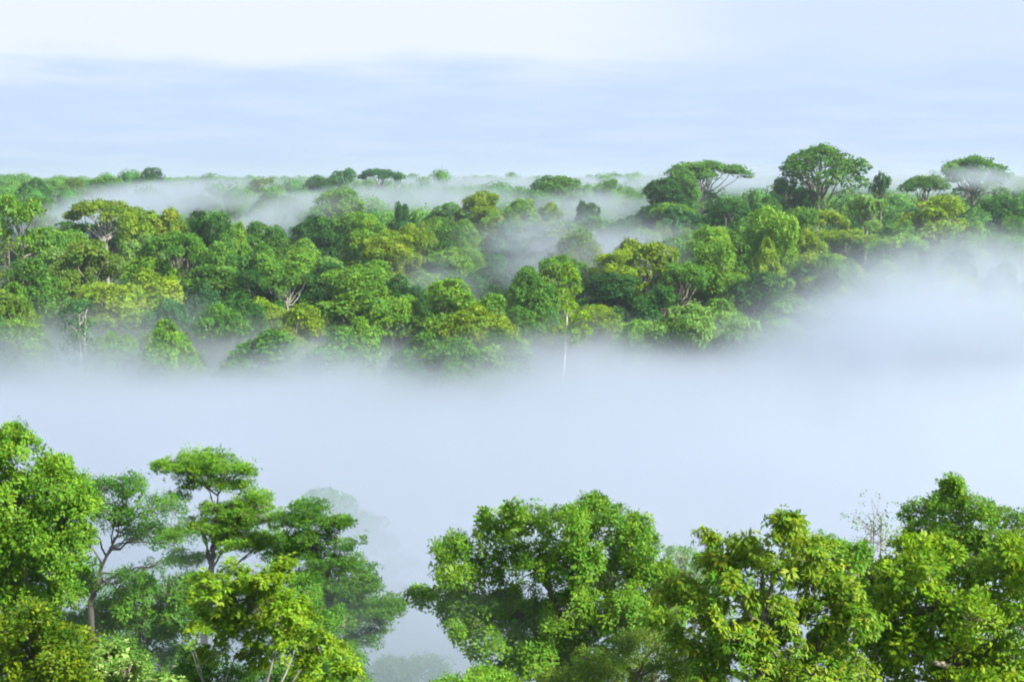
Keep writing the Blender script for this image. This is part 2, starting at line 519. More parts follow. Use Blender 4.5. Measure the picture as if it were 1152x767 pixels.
def crown_lobes(g, kind):
    C, Q = [], []
    if kind == "dome":
        heads = [(0.0, 0.0, g.uniform(24.5, 26.0), g.uniform(3.2, 4.4))]
        a0 = g.uniform(0, 6.28)
        for j in range(int(g.integers(2, 5))):
            th = a0 + j * g.uniform(1.3, 2.3)
            d = g.uniform(3.0, 4.8)
            heads.append((math.cos(th) * d, math.sin(th) * d, g.uniform(17.5, 25.0), g.uniform(2.4, 3.8)))
        for hx, hy, hz, hr in heads:
            n = int(6 + hr * 2.2)
            for i in range(n):
                th = i * 2.39996 + g.normal(0, 0.4)
                zz = 1 - (i + 0.5) / n * 1.5
                rr = math.sqrt(max(0.05, 1 - zz * zz))
                k = g.uniform(0.6, 1.0)
                C.append((hx + math.cos(th) * rr * hr * k, hy + math.sin(th) * rr * hr * k, hz - 1.0 + (zz - 0.6) * hr * k))
                r = g.uniform(0.9, 2.1)
                Q.append((r, r, r * g.uniform(0.6, 0.9)))
        for i in range(10):
            th = i * 0.628 + g.normal(0, 0.25)
            k = g.uniform(2.8, 5.4)
            C.append((math.cos(th) * k, math.sin(th) * k, g.uniform(8.5, 16.5)))
            r = g.uniform(1.5, 2.7)
            Q.append((r, r, r * g.uniform(0.8, 1.25)))
    elif kind == "round":
        n = int(g.integers(18, 24))
        for i in range(n):
            d = unit(g.normal(size=3)); d[2] = abs(d[2]) * 1.2 - 0.35
            k = g.uniform(0.75, 1.12)
            C.append((d[0] * 5.0 * k, d[1] * 5.0 * k, 19.5 + d[2] * 6.0 * k))
            r = g.uniform(1.0, 2.4)
            Q.append((r, r, r * 0.85))
        C.append((0, 0, 20.0)); Q.append((4.2, 4.2, 4.2))
        for i in range(8):
            th = i * 0.785 + g.normal(0, 0.2)
            k = g.uniform(2.8, 4.6)
            C.append((math.cos(th) * k, math.sin(th) * k, g.uniform(9.0, 14.5)))
            r = g.uniform(1.7, 2.6)
            Q.append((r, r, r * g.uniform(0.9, 1.3)))
    elif kind == "umbrella":
        n = int(g.integers(14, 18))
        for i in range(n):
            th = i * 2.39996 + g.normal(0, 0.35)
            rr = math.sqrt((i + 0.5) / n) * 6.2
            C.append((math.cos(th) * rr, math.sin(th) * rr, 26.4 - (rr / 6.2) ** 2 * g.uniform(2.0, 4.0) + g.normal(0, 0.35)))
            r = g.uniform(1.3, 2.1)
            Q.append((r, r, r * g.uniform(0.34, 0.5)))
    elif kind == "tall":
        n = int(g.integers(14, 18))
        for i in range(n):
            z = 9 + 16.5 * (i / (n - 1)) ** 0.8
            w = 2.6 + 2.2 * math.sin((z - 8) / 18 * math.pi) + (1.2 if z > 21 else 0)
            th = i * 2.39996 + g.normal(0, 0.4)
            C.append((math.cos(th) * w * 0.8, math.sin(th) * w * 0.8, z))
            r = g.uniform(1.9, 2.9)
            Q.append((r, r, r * g.uniform(0.8, 1.25)))
    elif kind == "low":
        n = 30
        for i in range(n):
            th = i * 2.39996 + g.normal(0, 0.3)
            zz = 1 - (i + 0.5) / n
            rr = math.sqrt(1 - zz * zz)
            k = g.uniform(0.7, 0.95)
            C.append((math.cos(th) * rr * 5.8 * k, math.sin(th) * rr * 5.8 * k, 6.0 + zz * 20.0 * k))
            r = g.uniform(1.6, 2.6)
            Q.append((r, r, r * g.uniform(1.1, 1.6)))
    elif kind == "emergent":
        n = 24
        for i in range(n):
            th = i * 2.39996 + g.normal(0, 0.3)
            rr = math.sqrt((i + 0.5) / n)
            C.append((math.cos(th) * rr * 6.0, math.sin(th) * rr * 6.0, 26.6 - rr ** 2.2 * g.uniform(3.0, 6.5) + g.normal(0, 0.3)))
            r = g.uniform(1.2, 2.0)
            Q.append((r, r, r * g.uniform(0.5, 0.8)))
        for i in range(7):
            th = i * 0.9 + g.normal(0, 0.2)
            C.append((math.cos(th) * 5.8, math.sin(th) * 5.8, g.uniform(15.5, 20)))
            r = g.uniform(1.0, 1.7)
            Q.append((r, r, r * 0.75))
    else:  # open: separate pads with gaps
        n = int(g.integers(12, 16))
        for i in range(n):
            th = i * 2.39996 + g.normal(0, 0.5)
            rr = g.uniform(0.15, 1) ** 0.6 * 5.8
            C.append((math.cos(th) * rr, math.sin(th) * rr, 25.6 - g.uniform(0, 1) * 8 * (0.35 + 0.65 * rr / 5.8)))
            r = g.uniform(1.2, 2.1)
            Q.append((r, r, r * g.uniform(0.5, 0.75)))
    return np.array(C), np.array(Q)


PROTO_KINDS = ["dome"] * 9 + ["round"] * 4 + ["umbrella"] * 4 + ["tall"] * 3 + ["open"] * 3 + ["emergent"] * 2 + ["low"] * 3
PROTOS = {}


def make_proto(kind, seed):
    g = np.random.default_rng(seed)
    C, Q = crown_lobes(g, kind)
    dens = {"umbrella": 1.5, "open": 1.3}.get(kind, 1.15)
    P, N, I = tips_on(g, C, Q, dens, low=0.30 if kind != "tall" else 0.5, inner=0.78)
    v, t, q, at_ = foliage(g, P, N, I, 17, 0.62, 0.52, 0.36, "spread", rich=False, nl=len(C), droop=0.15)
    # a few loose sprays that break the outline
    k = g.random(len(P)) < 0.16
    v2, t2, q2, at2 = foliage(g, P[k] + N[k] * g.uniform(0.3, 1.0, (k.sum(), 1)), N[k], I[k], 7, 0.45, 0.50, 0.30, "spread", rich=False, nl=len(C), droop=0.2)
    q2 = q2 + len(v)
    v = np.concatenate([v, v2]); q = np.concatenate([q, q2])
    at_ = {a: np.concatenate([at_[a], at2[a]]) for a in at_}
    crown = put("crown", v, t, q, LM["mid green"], attrs=at_)
    tb = Tubes(7)
    base = C[:, 2].min() - (1.5 if kind != "tall" else -2)
    base = min(base, 17.0) if kind != "low" else 5.0
    lean = g.normal(0, 0.4, 2)
    fork = np.array((lean[0], lean[1], base))
    tb.add([(0, 0, -5.0), (0, 0, 0), (lean[0] * 0.3, lean[1] * 0.3, base * 0.5), fork], [0.62, 0.50, 0.40, 0.34])
    top = np.array((C[:, 0].mean(), C[:, 1].mean(), C[:, 2].max() - 1.0))
    tb.add(bend(g, fork, top, 0.0, 5), [0.34, 0.27, 0.2, 0.14, 0.06])
    for i in range(len(C)):
        s = fork + (top - fork) * g.uniform(0.0, 0.35)
        tb.add(bend(g, s, C[i], -0.10 if kind == "umbrella" else 0.06, 5, 0.04), [0.2, 0.15, 0.11, 0.08, 0.04])
    trunk = tb.build("trunk", BARK)
    for o in (crown, trunk):
        COL.objects.unlink(o)
    return crown.data, trunk.data


for i, k in enumerate(PROTO_KINDS):
    PROTOS.setdefault(k, []).append(make_proto(k, 100 + i))

FORM = {"dome": "domed", "round": "round-headed", "umbrella": "flat-topped", "tall": "tall vine-draped", "open": "loose-crowned", "emergent": "emergent", "low": "bushy"}
GROUP_MID = "trees of the forest across the mist"
TREES = []       # every forest tree: root, px, top py, half width px, D, tone, kind, anchor name or None
USED_PROTO = set()


def forest_tree(x, y, ztop, width, tone, kind, bark=None, which=None, rot=None):
    gz = float(ground(x, y))
    h = ztop - gz
    lst = PROTOS[kind]
    w = int(rng.integers(0, len(lst))) if which is None else which % len(lst)
    cdat, tdat = lst[w]
    root = bpy.data.objects.new("forest_tree", None)
    COL.objects.link(root)
    root.empty_display_size = 0.5
    root.location = (x, y, gz)
    root.rotation_euler = (0, 0, rng.uniform(0, 6.283) if rot is None else rot)
    root.scale = (width / 15.0, width / 15.0, h / 28.4)
    c = bpy.data.objects.new("crown", cdat); t = bpy.data.objects.new("trunk", tdat)
    for o, m in ((c, LM[tone]), (t, bark or BARK)):
        COL.objects.link(o)
        o.parent = root
        o.material_slots[0].link = "OBJECT"
        o.material_slots[0].material = m
    root["category"] = "tree"
    root["group"] = GROUP_MID
    return root


# hand-placed trees: px, top py, width px, D, tone, kind, anchor name, label
HAND = [
    (18, 203, 80, 285, "bright green", "open", "tall left-edge tree", "tall bright green layered tree at the left edge, mist showing through its lower limbs"),
    (118, 219, 92, 375, "yellow-green", "umbrella", "misty-gapped spreading tree", "wide flat-topped tree with gaps of white mist through its crown, upper left"),
    (155, 230, 66, 335, "yellow-green", "tall", "yellow-green draped tree", "yellow-green vine-draped tree with a dark hollow beside it, left of centre slope"),
    (190, 229, 58, 338, "orange-tinged", "dome", "ochre-tipped tree", "ochre-tipped domed tree right beside the yellow-green vine-draped one"),
    (236, 233, 60, 336, "dark green", "tall", "dark column tree", "dark ivy-covered column of a tree with a bright green right flank"),
    (262, 240, 44, 345, "bright green", "round", None, "bright green round tree pressed against the dark column tree"),
    (298, 246, 62, 352, "mid green", "tall", "broad-shouldered tree", "mid green broad-shouldered tree, first right of the dark column tree"),
    (356, 238, 62, 395, "dark green", "dome", "dark two-headed tree", "dark green tree with two heads against a streak of pale mist"),
    (346, 268, 42, 345, "bright green", "round", None, "small bright green ball-shaped crown below the dark two-headed tree"),
    (100, 264, 96, 292, "olive green", "dome", "wide olive tree", "wide olive green domed tree below the spreading one, upper left"),
    (30, 278, 90, 272, "mid green", "dome", "big shaded left tree", "big mid green domed tree low at the left edge"),
    (322, 303, 66, 300, "mid green", "umbrella", "pale-stemmed umbrella", "small flat umbrella-shaped tree on a pale bent stem above the golden crown"),
    (278, 300, 62, 305, "dark green", "dome", None, "dark green tree left of the small umbrella-shaped tree with the pale stem"),
    (338, 334, 82, 252, "yellow-green", "dome", "golden mist-edge dome", "golden green dome at the mist edge with orange-tinted top"),
    (248, 336, 74, 258, "mid green", "dome", None, "mid green layered dome at the mist edge, left of the golden dome"),
    (192, 330, 66, 262, "blue-green", "dome", None, "blue-green tree veiled by a blue wisp of mist, lower left"),
    (128, 360, 70, 243, "bright green", "round", None, "low bright green tree at the mist edge, right of the bare pale stems"),
    (412, 231, 68, 380, "bright green", "dome", "dense green cushion", "dense bright green cushion-shaped crown standing over the ochre-topped one"),
    (425, 262, 78, 340, "orange-tinged", "dome", "ochre-topped tree", "broad tree with an ochre-brown flush on top, under the dense green cushion"),
    (382, 205, 96, 470, "bright green", "dome", None, "broad light green dome under the twin hazy skyline trees"),
    (400, 292, 118, 278, "bright green", "dome", "great leafy dome", "great bright leafy dome above the mist edge, biggest crown left of centre"),
    (447, 318, 84, 262, "bright green", "round", None, "bright green shoulder crown right below the great leafy dome"),
    (405, 342, 60, 248, "bright green", "round", None, "small light green ball at the mist edge beneath the great leafy dome"),
    (452, 225, 22, 470, "dark green", "tall", None, "thin dark spire-like tree sticking up from pale mist left of centre"),
    (508, 246, 64, 400, "mid green", "dome", "mid green knoll tree", "mid green domed tree with a light knob on its left shoulder, centre slope"),
    (500, 278, 74, 345, "bright green", "dome", None, "bright green spreading dome right of the ochre-topped tree"),
    (552, 310, 34, 300, "dark green", "round", "small dark ball tree", "small dark ball-shaped tree standing clear in blue mist near centre"),
    (535, 338, 84, 252, "yellow-green", "dome", "low golden row", "low yellow-green broad crown along the mist edge near centre"),
    (585, 335, 60, 262, "mid green", "dome", None, "mid green crown between the low golden crown and the white-trunked tree"),
    (505, 222, 60, 500, "mid green", "dome", None, "mid green humped crown at the left end of the central ridge"),
    (545, 211, 58, 500, "yellow-green", "dome", "ridge-top crown", "yellow-green humped crown topping the central ridge"),
    (588, 215, 54, 495, "bright green", "round", None, "bright green humped crown at the right of the central ridge"),
    (618, 222, 40, 480, "yellow-green", "dome", None, "small yellow-green crown at the right end of the central ridge"),
    (660, 219, 34, 500, "dark green", "round", "dark lone ball", "small dark round crown standing alone in pale mist right of centre"),
    (625, 196, 66, 640, "mid green", "emergent", "wide hazy umbrella", "wide hazy umbrella tree on the skyline, mist at its feet, right of centre"),
    (680, 197, 34, 640, "mid green", "open", None, "small wiry hazy tree on the skyline, right of the wide hazy umbrella"),
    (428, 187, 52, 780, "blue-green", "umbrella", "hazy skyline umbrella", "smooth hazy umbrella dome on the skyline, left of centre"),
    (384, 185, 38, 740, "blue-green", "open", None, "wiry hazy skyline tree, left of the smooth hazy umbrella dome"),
    (172, 186, 44, 780, "dark green", "dome", "pointed skyline mound", "dark pointed mound of a tree on the far skyline, upper left"),
    (355, 193, 46, 760, "dark green", "dome", None, "dark hazy rounded tree on the skyline, second left of the smooth umbrella"),
    (292, 196, 40, 700, "olive green", "open", None, "olive loose-crowned skyline tree over a drift of mist, upper left"),
    (306, 214, 62, 560, "mid green", "dome", None, "mid green dome rising from mist under the olive skyline tree"),
    (225, 218, 56, 560, "olive green", "umbrella", None, "olive flat crown with brownish leaves in the mist behind the dark column tree"),
    (120, 196, 46, 720, "mid green", "dome", None, "mid green dome on the skyline left of the dark pointed mound"),
    (82, 197, 40, 700, "olive green", "dome", None, "olive dome on the skyline above the left-hand mist streak"),
    (40, 198, 34, 680, "dark green", "dome", None, "dark round head on the skyline just right of the tall left-edge tree"),
    (745, 196, 74, 500, "dark green", "dome", "dark hill tree", "large dark green tree rising steeply at the left end of the right-hand ridge"),
    (768, 186, 50, 520, "mid green", "dome", None, "mid green tree with light left side under the open skyline umbrella"),
    (795, 177, 104, 560, "mid green", "umbrella", "open skyline umbrella", "very wide open umbrella tree on the skyline with mist below its plate"),
    (924, 163, 108, 450, "mid green", "emergent", "giant emergent tree", "giant emergent tree above the skyline, sky showing between its lower limbs"),
    (894, 192, 56, 445, "dark green", "open", None, "dark lower crown at the left foot of the giant emergent tree"),
    (992, 187, 30, 455, "dark green", "open", None, "little wind-swept tree on the skyline right of the giant emergent tree"),
    (1096, 173, 82, 530, "mid green", "emergent", "domed skyline umbrella", "compact domed umbrella tree on the skyline with mist below, far right"),
    (1042, 193, 62, 500, "mid green", "umbrella", None, "thin flat umbrella tree on the skyline, left of the compact domed umbrella"),
    (1062, 209, 98, 375, "yellow-green", "dome", "golden-topped tree", "broad golden-topped tree rising over the bank of mist at right"),
    (1128, 213, 62, 400, "dark green", "open", "dark right-edge tree", "dark green tree with shadowy gaps near the right edge"),
    (1140, 238, 60, 360, "mid green", "dome", None, "mid green dome at the right edge under the dark shadowy tree"),
    (820, 214, 78, 415, "dark green", "dome", "dark ridge tree", "dark green lumpy tree on the right-hand ridge below the open umbrella"),
    (862, 208, 44, 430, "mid green", "round", None, "mid green round crown between the open umbrella and the giant emergent"),
    (760, 228, 56, 430, "blue-green", "dome", None, "blue-green tree below the large dark one at the ridge's left end"),
    (975, 212, 66, 405, "pale green", "open", "feathery grey-green tree", "feathery grey-green tree with thin pale stems right below the giant emergent"),
    (930, 232, 56, 385, "yellow-green", "umbrella", None, "yellow-green flat crown under the giant emergent tree"),
    (872, 232, 76, 322, "bright green", "tall", "towering bright tree", "towering bright green billowy tree in the middle of the right-hand slope"),
    (905, 252, 50, 330, "yellow-green", "dome", None, "yellow-green right shoulder beside the towering bright billowy tree"),
    (952, 253, 84, 345, "yellow-green", "umbrella", "slanting flat tree", "yellow-green flat crown slanting along the upper edge of the right mist bank"),
    (805, 264, 84, 302, "bright green", "dome", "leafy slope tree", "bright leafy dome left of the towering billowy tree"),
    (770, 290, 62, 285, "mid green", "umbrella", None, "mid green flat crown below the bright leafy dome, right slope"),
    (860, 300, 90, 285, "dark green", "dome", "dark lower slope tree", "dark green dome at the foot of the right slope, edge of rising mist"),
    (692, 272, 72, 300, "yellow-green", "open", "dark-sided gold tree", "gold-topped airy tree right of the white-trunked one"),
    (690, 300, 96, 292, "dark green", "dome", None, "dark green broad tree beneath the gold-topped airy tree"),
    (745, 315, 66, 276, "dark green", "dome", None, "dark green crown right of the broad tree under the gold-topped one"),
    (775, 336, 92, 236, "pale green", "dome", "ghostly pale dome", "pale ghostly dome sunk in the mist edge, right of centre"),
    (838, 350, 70, 230, "pale green", "dome", None, "faint pale crown nearly lost in mist, right of the pale ghostly dome"),
    (718, 352, 50, 236, "pale green", "round", None, "faint pale crown in mist just left of the pale ghostly dome"),
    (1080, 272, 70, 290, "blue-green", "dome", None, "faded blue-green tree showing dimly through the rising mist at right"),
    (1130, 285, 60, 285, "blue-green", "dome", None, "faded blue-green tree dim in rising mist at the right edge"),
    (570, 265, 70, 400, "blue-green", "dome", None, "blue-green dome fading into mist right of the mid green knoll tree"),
]
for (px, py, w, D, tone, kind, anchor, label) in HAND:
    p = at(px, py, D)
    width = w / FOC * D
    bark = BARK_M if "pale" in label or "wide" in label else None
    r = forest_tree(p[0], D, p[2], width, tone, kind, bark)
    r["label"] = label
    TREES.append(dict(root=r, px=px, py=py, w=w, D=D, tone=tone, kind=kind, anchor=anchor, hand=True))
    h = p[2] - float(ground(p[0], D))
    if not 17 < h < 46:
        print("HEIGHT", round(h, 1), label)

# ---- fill the canopy between them
SKX = [-200, 0, 40, 60, 100, 200, 330, 400, 450, 500, 545, 620, 660, 700, 740, 790, 870, 960, 1010, 1100, 1152, 1400]
SKY = [206, 206, 216, 236, 242, 242, 254, 244, 240, 228, 220, 226, 236, 240, 222, 222, 224, 232, 226, 224, 226, 220]
cand = []
row = 0
y = 236.0
while y < 525:
    half = 0.40 * y + 14
    s = 12.8 + (y - 236) * 0.012
    x = -half + (row % 2) * s / 2
    while x < half:
        cand.append((x + rng.normal(0, 2.4), y + rng.normal(0, 2.4)))
        x += s
    y += s * 0.90
    row += 1
KW = [("dome", .34), ("round", .22), ("umbrella", .14), ("tall", .18), ("open", .12)]
TW = [("mid green", .28), ("bright green", .30), ("dark green", .12), ("yellow-green", .15), ("blue-green", .05), ("olive green", .06), ("pale green", .04)]
fills = []
CLEAR = [dict(px=633, py=425, w=44, D=262), dict(px=88, py=400, w=20, D=262), dict(px=16, py=285, w=26, D=280)]   # the pale-stemmed trees stay in view
hp = np.array([(t["px"], t["D"]) for t in TREES], float)
for (x, yy) in cand:
    if yy < 232:
        continue
    gz = float(ground(x, yy))
    h = float(np.clip(rng.normal(26.5, 2.6), 21, 33))
    px, py = screen(x, yy, gz + h)
    lim = float(np.interp(px, SKX, SKY))
    if py < lim:
        zt = at(px, lim + abs(rng.normal(0, 4)), yy)[2]
        h = zt - gz
        if h < 15:
            continue
    width = float(np.clip(rng.normal(14.8, 3.0), 9, 21))
    clash = False
    for t in TREES:
        tx = (t["px"] - PW / 2) / FOC * t["D"]
        if math.hypot(tx - x, t["D"] - yy) < 4.5 + 0.28 * t["w"] / FOC * t["D"]:
            clash = True
            break
    if clash:
        continue
    kind = str(rng.choice([k for k, _ in KW], p=[w for _, w in KW]))
    if yy < 268 and kind not in ("dome", "round"):
        kind = "dome"
    tone = str(rng.choice([k for k, _ in TW], p=np.array([w for _, w in TW]) / sum(w for _, w in TW)))
    px, py = screen(x, yy, gz + h)
    if px < -45 or px > PW + 45:
        continue
    wf = width * FOC / yy
    need = [t["py"] + 0.30 * t["w"] for t in TREES + CLEAR if t["D"] > yy + 3 and abs(t["px"] - px) < 0.34 * (wf + t["w"]) and py < t["py"] + 0.30 * t["w"]]
    if need:
        h = at(px, max(need) + rng.uniform(0, 5), yy)[2] - gz
        if h < 10:
            continue
        kind, width = "low", min(width, max(9.0, h * 0.95))
    fills.append(dict(x=x, y=yy, ztop=gz + h, width=width, tone=tone, kind=kind, px=px, py=py, w=width * FOC / yy, D=yy, h=h))
y = 234.0
while y < 470:
    half, s = 0.40 * y + 14, 9.6
    x = -half + (row % 2) * s / 2
    while x < half:
        xx, yy = x + rng.normal(0, 2.2), max(233.0, y + rng.normal(0, 2.2))
        gz, h = float(ground(xx, yy)), float(np.clip(rng.normal(15.5, 2.5), 11, 20))
        px, py = screen(xx, yy, gz + h)
        need = [t["py"] + 0.26 * t["w"] for t in TREES + CLEAR if t["D"] > yy + 3 and abs(t["px"] - px) < 0.30 * (60 + t["w"]) and py < t["py"] + 0.26 * t["w"]]
        if -40 < px < PW + 40 and not need:
            tone = str(rng.choice(["mid green", "bright green", "dark green", "blue-green"], p=[.4, .2, .25, .15]))
            fills.append(dict(x=xx, y=yy, ztop=gz + h, width=float(rng.uniform(10, 15)), tone=tone, kind="low", px=px, py=py, w=12.5 * FOC / yy, D=yy, h=h))
        x += s
    y += s * 0.95
    row += 1
# leave out the ones wholly hidden behind nearer crowns
allt = TREES + fills
S = 2
zb = np.full((400 // S, int(PW) // S), -1, int)
order = sorted(range(len(allt)), key=lambda i: -allt[i]["D"])
yy_, xx_ = np.mgrid[0:zb.shape[0], 0:zb.shape[1]]
for i in order:
    t = allt[i]
    ch = {"umbrella": 0.3, "low": 0.52}.get(t["kind"], 0.55) * 27 * FOC / t["D"]
    cy0, a, b = t["py"] + ch * 0.5, t["w"] * 0.46, ch * 0.5
    msk = ((xx_ * S - t["px"]) / a) ** 2 + ((yy_ * S - cy0) / b) ** 2 < 1
    zb[msk] = i
cnt = np.bincount(zb[zb >= 0], minlength=len(allt))
kept = [f for j, f in enumerate(fills) if cnt[len(TREES) + j] * S * S >= 90]
print("fill candidates", len(fills), "kept", len(kept), "hand", len(TREES))
for f in kept:
    r = forest_tree(f["x"], f["y"], f["ztop"], f["width"], f["tone"], f["kind"])
    f.update(root=r, anchor=None, hand=False)
    TREES.append(f)

# ---- labels for the filling trees: tone and form, the row they stand in, and the nearest named tree
anchors = [t for t in TREES if t["anchor"]]
def rowname(D):
    return "at mist edge" if D < 262 else "low on slope" if D < 310 else "halfway upslope" if D < 375 else "high on slope" if D < 450 else "on far ridge"
buckets = {}
for t in TREES:
    if t["hand"]:
        continue
    b = min(anchors, key=lambda a: abs(a["px"] - t["px"]) + 0.45 * abs(a["D"] - t["D"]))
    ddx, ddD = t["px"] - b["px"], t["D"] - b["D"]
    if abs(ddx) > 26:
        rel = "right of the" if ddx > 0 else "left of the"
    else:
        rel = "behind the" if ddD > 0 else "in front of the"
    lab = f'{t["tone"]} {FORM[t["kind"]]} tree {rowname(t["D"])}, {rel} {b["anchor"]}'
    buckets.setdefault(lab, []).append(t)
ORD = ["", "second", "third", "fourth", "fifth", "sixth", "seventh"]
for lab, ts in buckets.items():
    if len(ts) == 1:
        ts[0]["root"]["label"] = lab
        continue
    ts.sort(key=lambda t: t["px"])
    words = ["left one", "right one"] if len(ts) == 2 else ["leftmost"] + [ORD[i] + " from left" for i in range(1, len(ts))]
    for t, wd in zip(ts, words):
        t["root"]["label"] = lab + ", " + wd

# ------------------------------------------------------------------ pale-stemmed sparse trees in the forest edge
def sparse_tree(px, py_top, D, width, name, label, tone, stems, per, bark=BARK_P, seed=5, group=None, lean=0.0, cover=0.5, leaf=0.36, stem_r=0.15):
    g = np.random.default_rng(seed)
    p = at(px, py_top, D)
    gz = float(ground(p[0], D))
    h = p[2] - gz
    root = bpy.data.objects.new(name, None)
    COL.objects.link(root)
    root.location = (p[0], D, gz)
    root["label"], root["category"] = label, "tree"
    if group:
        root["group"] = group
    tips, cen = [], []
    for s in range(stems):
        a = np.array((g.normal(0, 0.35 * (stems > 1)), g.normal(0, 0.3), -3.0))
        th = g.uniform(0, 6.28)
        ex = np.array((math.cos(th), math.sin(th), 0)) * (width * 0.16 if stems > 1 else 0.3)
        e = a + ex + np.array((lean, 0, h * 0.97 + 3.0))
        n = 9
        t = np.linspace(0, 1, n)[:, None]
        pts = a + (e - a) * t + g.normal(0, 0.16, (n, 3)) * np.sin(t * math.pi)
        tb = Tubes(8)
        r0 = 0.36 if stems == 1 else stem_r
        tb.add(pts, np.linspace(r0, min(0.06, r0 * 0.5), n))
        tb.build("trunk", bark, root)
        for j in range(16 if stems == 1 else 9):
            k = g.uniform(0.62, 1.0)
            s0 = a + (e - a) * k
            th = g.uniform(0, 6.28)
            ln = width * 0.5 * (1.25 - k) * g.uniform(0.7, 1.3) * 1.3
            e0 = s0 + np.array((math.cos(th) * ln, math.sin(th) * ln, ln * g.uniform(0.25, 0.9)))
            e0[2] = min(e0[2], h * 1.0)
            lb = Tubes(5)
            lb.add(bend(g, s0, e0, 0.05, 6, 0.05), np.linspace(min(0.11, r0 * 0.6), min(0.03, r0 * 0.25), 6))
            for q in range(3):
                s1 = s0 + (e0 - s0) * g.uniform(0.4, 0.9)
                e1 = s1 + g.normal(0, 0.55, 3) + np.array((0, 0, 0.5))
                lb.add(bend(g, s1, e1, 0.05, 4, 0.05), np.linspace(min(0.045, r0 * 0.3), 0.012, 4))
                tips.append(e1)
            lb.build("limb", bark, root)
            tips.append(e0)
    tips = np.array(tips)
    tips = tips[g.random(len(tips)) < cover]
    if len(tips):
        C, Q = tips, np.tile((0.75, 0.75, 0.5), (len(tips), 1))
        P, N, I = tips_on(g, C, Q, 1.6, low=0.4, inner=0.3)
        v, t, q, a_ = foliage(g, P, N, I, per, 0.35 * leaf / 0.36, leaf, leaf * 0.6, "spread", rich=False, nl=len(C))
        put("crown", v, t, q, LM[tone], root, a_)
    return root


sparse_tree(634, 300, 238, 7.4, "pale_trunked_tree", "slender white-trunked tree with sparse light green crown at the mist edge", "lime", 1, 22, seed=5, lean=1.0, cover=0.95)
sparse_tree(88, 342, 238, 7.5, "bare_stemmed_tree", "cluster of bare pale stems with thin grey-green leaves at the mist edge, lower left", "blue-green", 4, 9, bark=BARK_M, seed=8, cover=0.55)
sparse_tree(16, 268, 275, 6.0, "bare_stemmed_tree", "pale bare-limbed tree in front of the tall left-edge tree", "olive green", 2, 7, bark=BARK, seed=9, cover=0.5)

# ------------------------------------------------------------------ the forest farther off, where crowns run together
def far_forest():
    g = np.random.default_rng(77)
    V, Q, T, Yg = [], [], [], []
    n0 = 0
    def batch(n, y0, y1, leaf, per, cw, power=1.0):
        nonlocal n0
        yy = y0 + (y1 - y0) * g.random(n) ** power
        xx = (g.random(n) * 2 - 1) * (0.42 * yy + 40)
        h = np.clip(g.normal(20.8, 3.6, n), 12, 32) + (g.random(n) < 0.05) * g.uniform(3, 6, n) - 1.8 * (yy < 780)
        hw = cw * g.uniform(0.7, 1.3, n)
        gz = ground(xx, yy)
        # stay below the hand-placed skyline trees
        ti = np.repeat(np.arange(n), per)
        m = len(ti)
        d = unit(g.normal(size=(m, 3))); d[:, 2] = np.abs(d[:, 2]) * 1.0 - 0.12
        lob = 1 + 0.16 * np.sin(d[:, 0] * 6 + ti * 1.3) * np.cos(d[:, 1] * 6 + ti * 2.1)
        c = np.stack([xx, yy, gz + h - hw * 0.75], -1)[ti]
        pos = c + d * (lob * g.uniform(0.82, 1.14, m))[:, None] * np.stack([hw, hw, hw * 0.75], -1)[ti]
        rnd = g.normal(size=(m, 3))
        axis = unit(np.cross(d, rnd) + 0.2 * rnd)
        ln = unit(d + np.array((0, 0, 0.4)) + rnd * 0.35)
        LL = leaf * g.uniform(0.7, 1.3, m)
        v, _, q, _ = leaf_mesh(pos, axis, ln, LL, LL * 0.75, droop=0.15, rich=False)
        V.append(v); Q.append(q + n0); n0 += len(v)
        # the dense inside of each crown
        th = np.arange(7) / 7 * 2 * math.pi
        cc = np.stack([xx, yy, gz + h - hw * 0.75], -1)
        rings = []
        for zz, rr in ((-2.6, 0.05), (-0.5, 0.5), (0.2, 0.66), (0.66, 0.1)):
            rings.append(cc[:, None] + np.stack([np.cos(th) * rr, np.sin(th) * rr, np.full(7, zz * 0.75)], -1)[None] * hw[:, None, None])
        cv = np.stack(rings, 1).reshape(-1, 3)
        i7 = np.arange(7)
        qq = np.concatenate([np.stack([k * 7 + i7, k * 7 + (i7 + 1) % 7, k * 7 + 7 + (i7 + 1) % 7, k * 7 + 7 + i7], -1) for k in range(3)])
        V.append(cv); Q.append((np.arange(n)[:, None, None] * 28 + qq[None]).reshape(-1, 4) + n0); n0 += len(cv)
        T.append(np.repeat(g.random(m), 4)); Yg.append(np.repeat(np.clip(g.random(n)[ti] ** 1.5 + g.normal(0, 0.08, m), 0, 1), 4))
        T.append(np.repeat(g.random(n), 28)); Yg.append(np.zeros(n * 28))
    batch(2300, 515, 1100, 0.95, 260, 6.8)
    batch(4200, 1100, 2400, 1.9, 100, 7.8)
    batch(5200, 2400, 6500, 5.0, 34, 11.0)
    o = put("distant_forest", np.concatenate(V), E3, np.concatenate(Q), LM["mid green"], attrs={"tint": np.concatenate(T), "young": np.concatenate(Yg)})
    o["kind"] = "stuff"


far_forest()

# ------------------------------------------------------------------ the near trees along the bottom of the picture
STYLES = {  # tips per m2, leaves per tip, spread, leaf length, leaf width, style
    "broad":   (6.5, 34, 0.29, 0.155, 0.09, "spread"),
    "fine":    (7.0, 40, 0.29, 0.115, 0.056, "spread"),
    "rosette": (12.0, 22, 0.20, 0.175, 0.075, "rosette"),
    "droop":   (7.2, 24, 0.30, 0.20, 0.085, "droop"),
    "tier":    (13.0, 24, 0.20, 0.15, 0.058, "tier"),
    "big":     (6.8, 28, 0.32, 0.185, 0.10, "spread"),
}


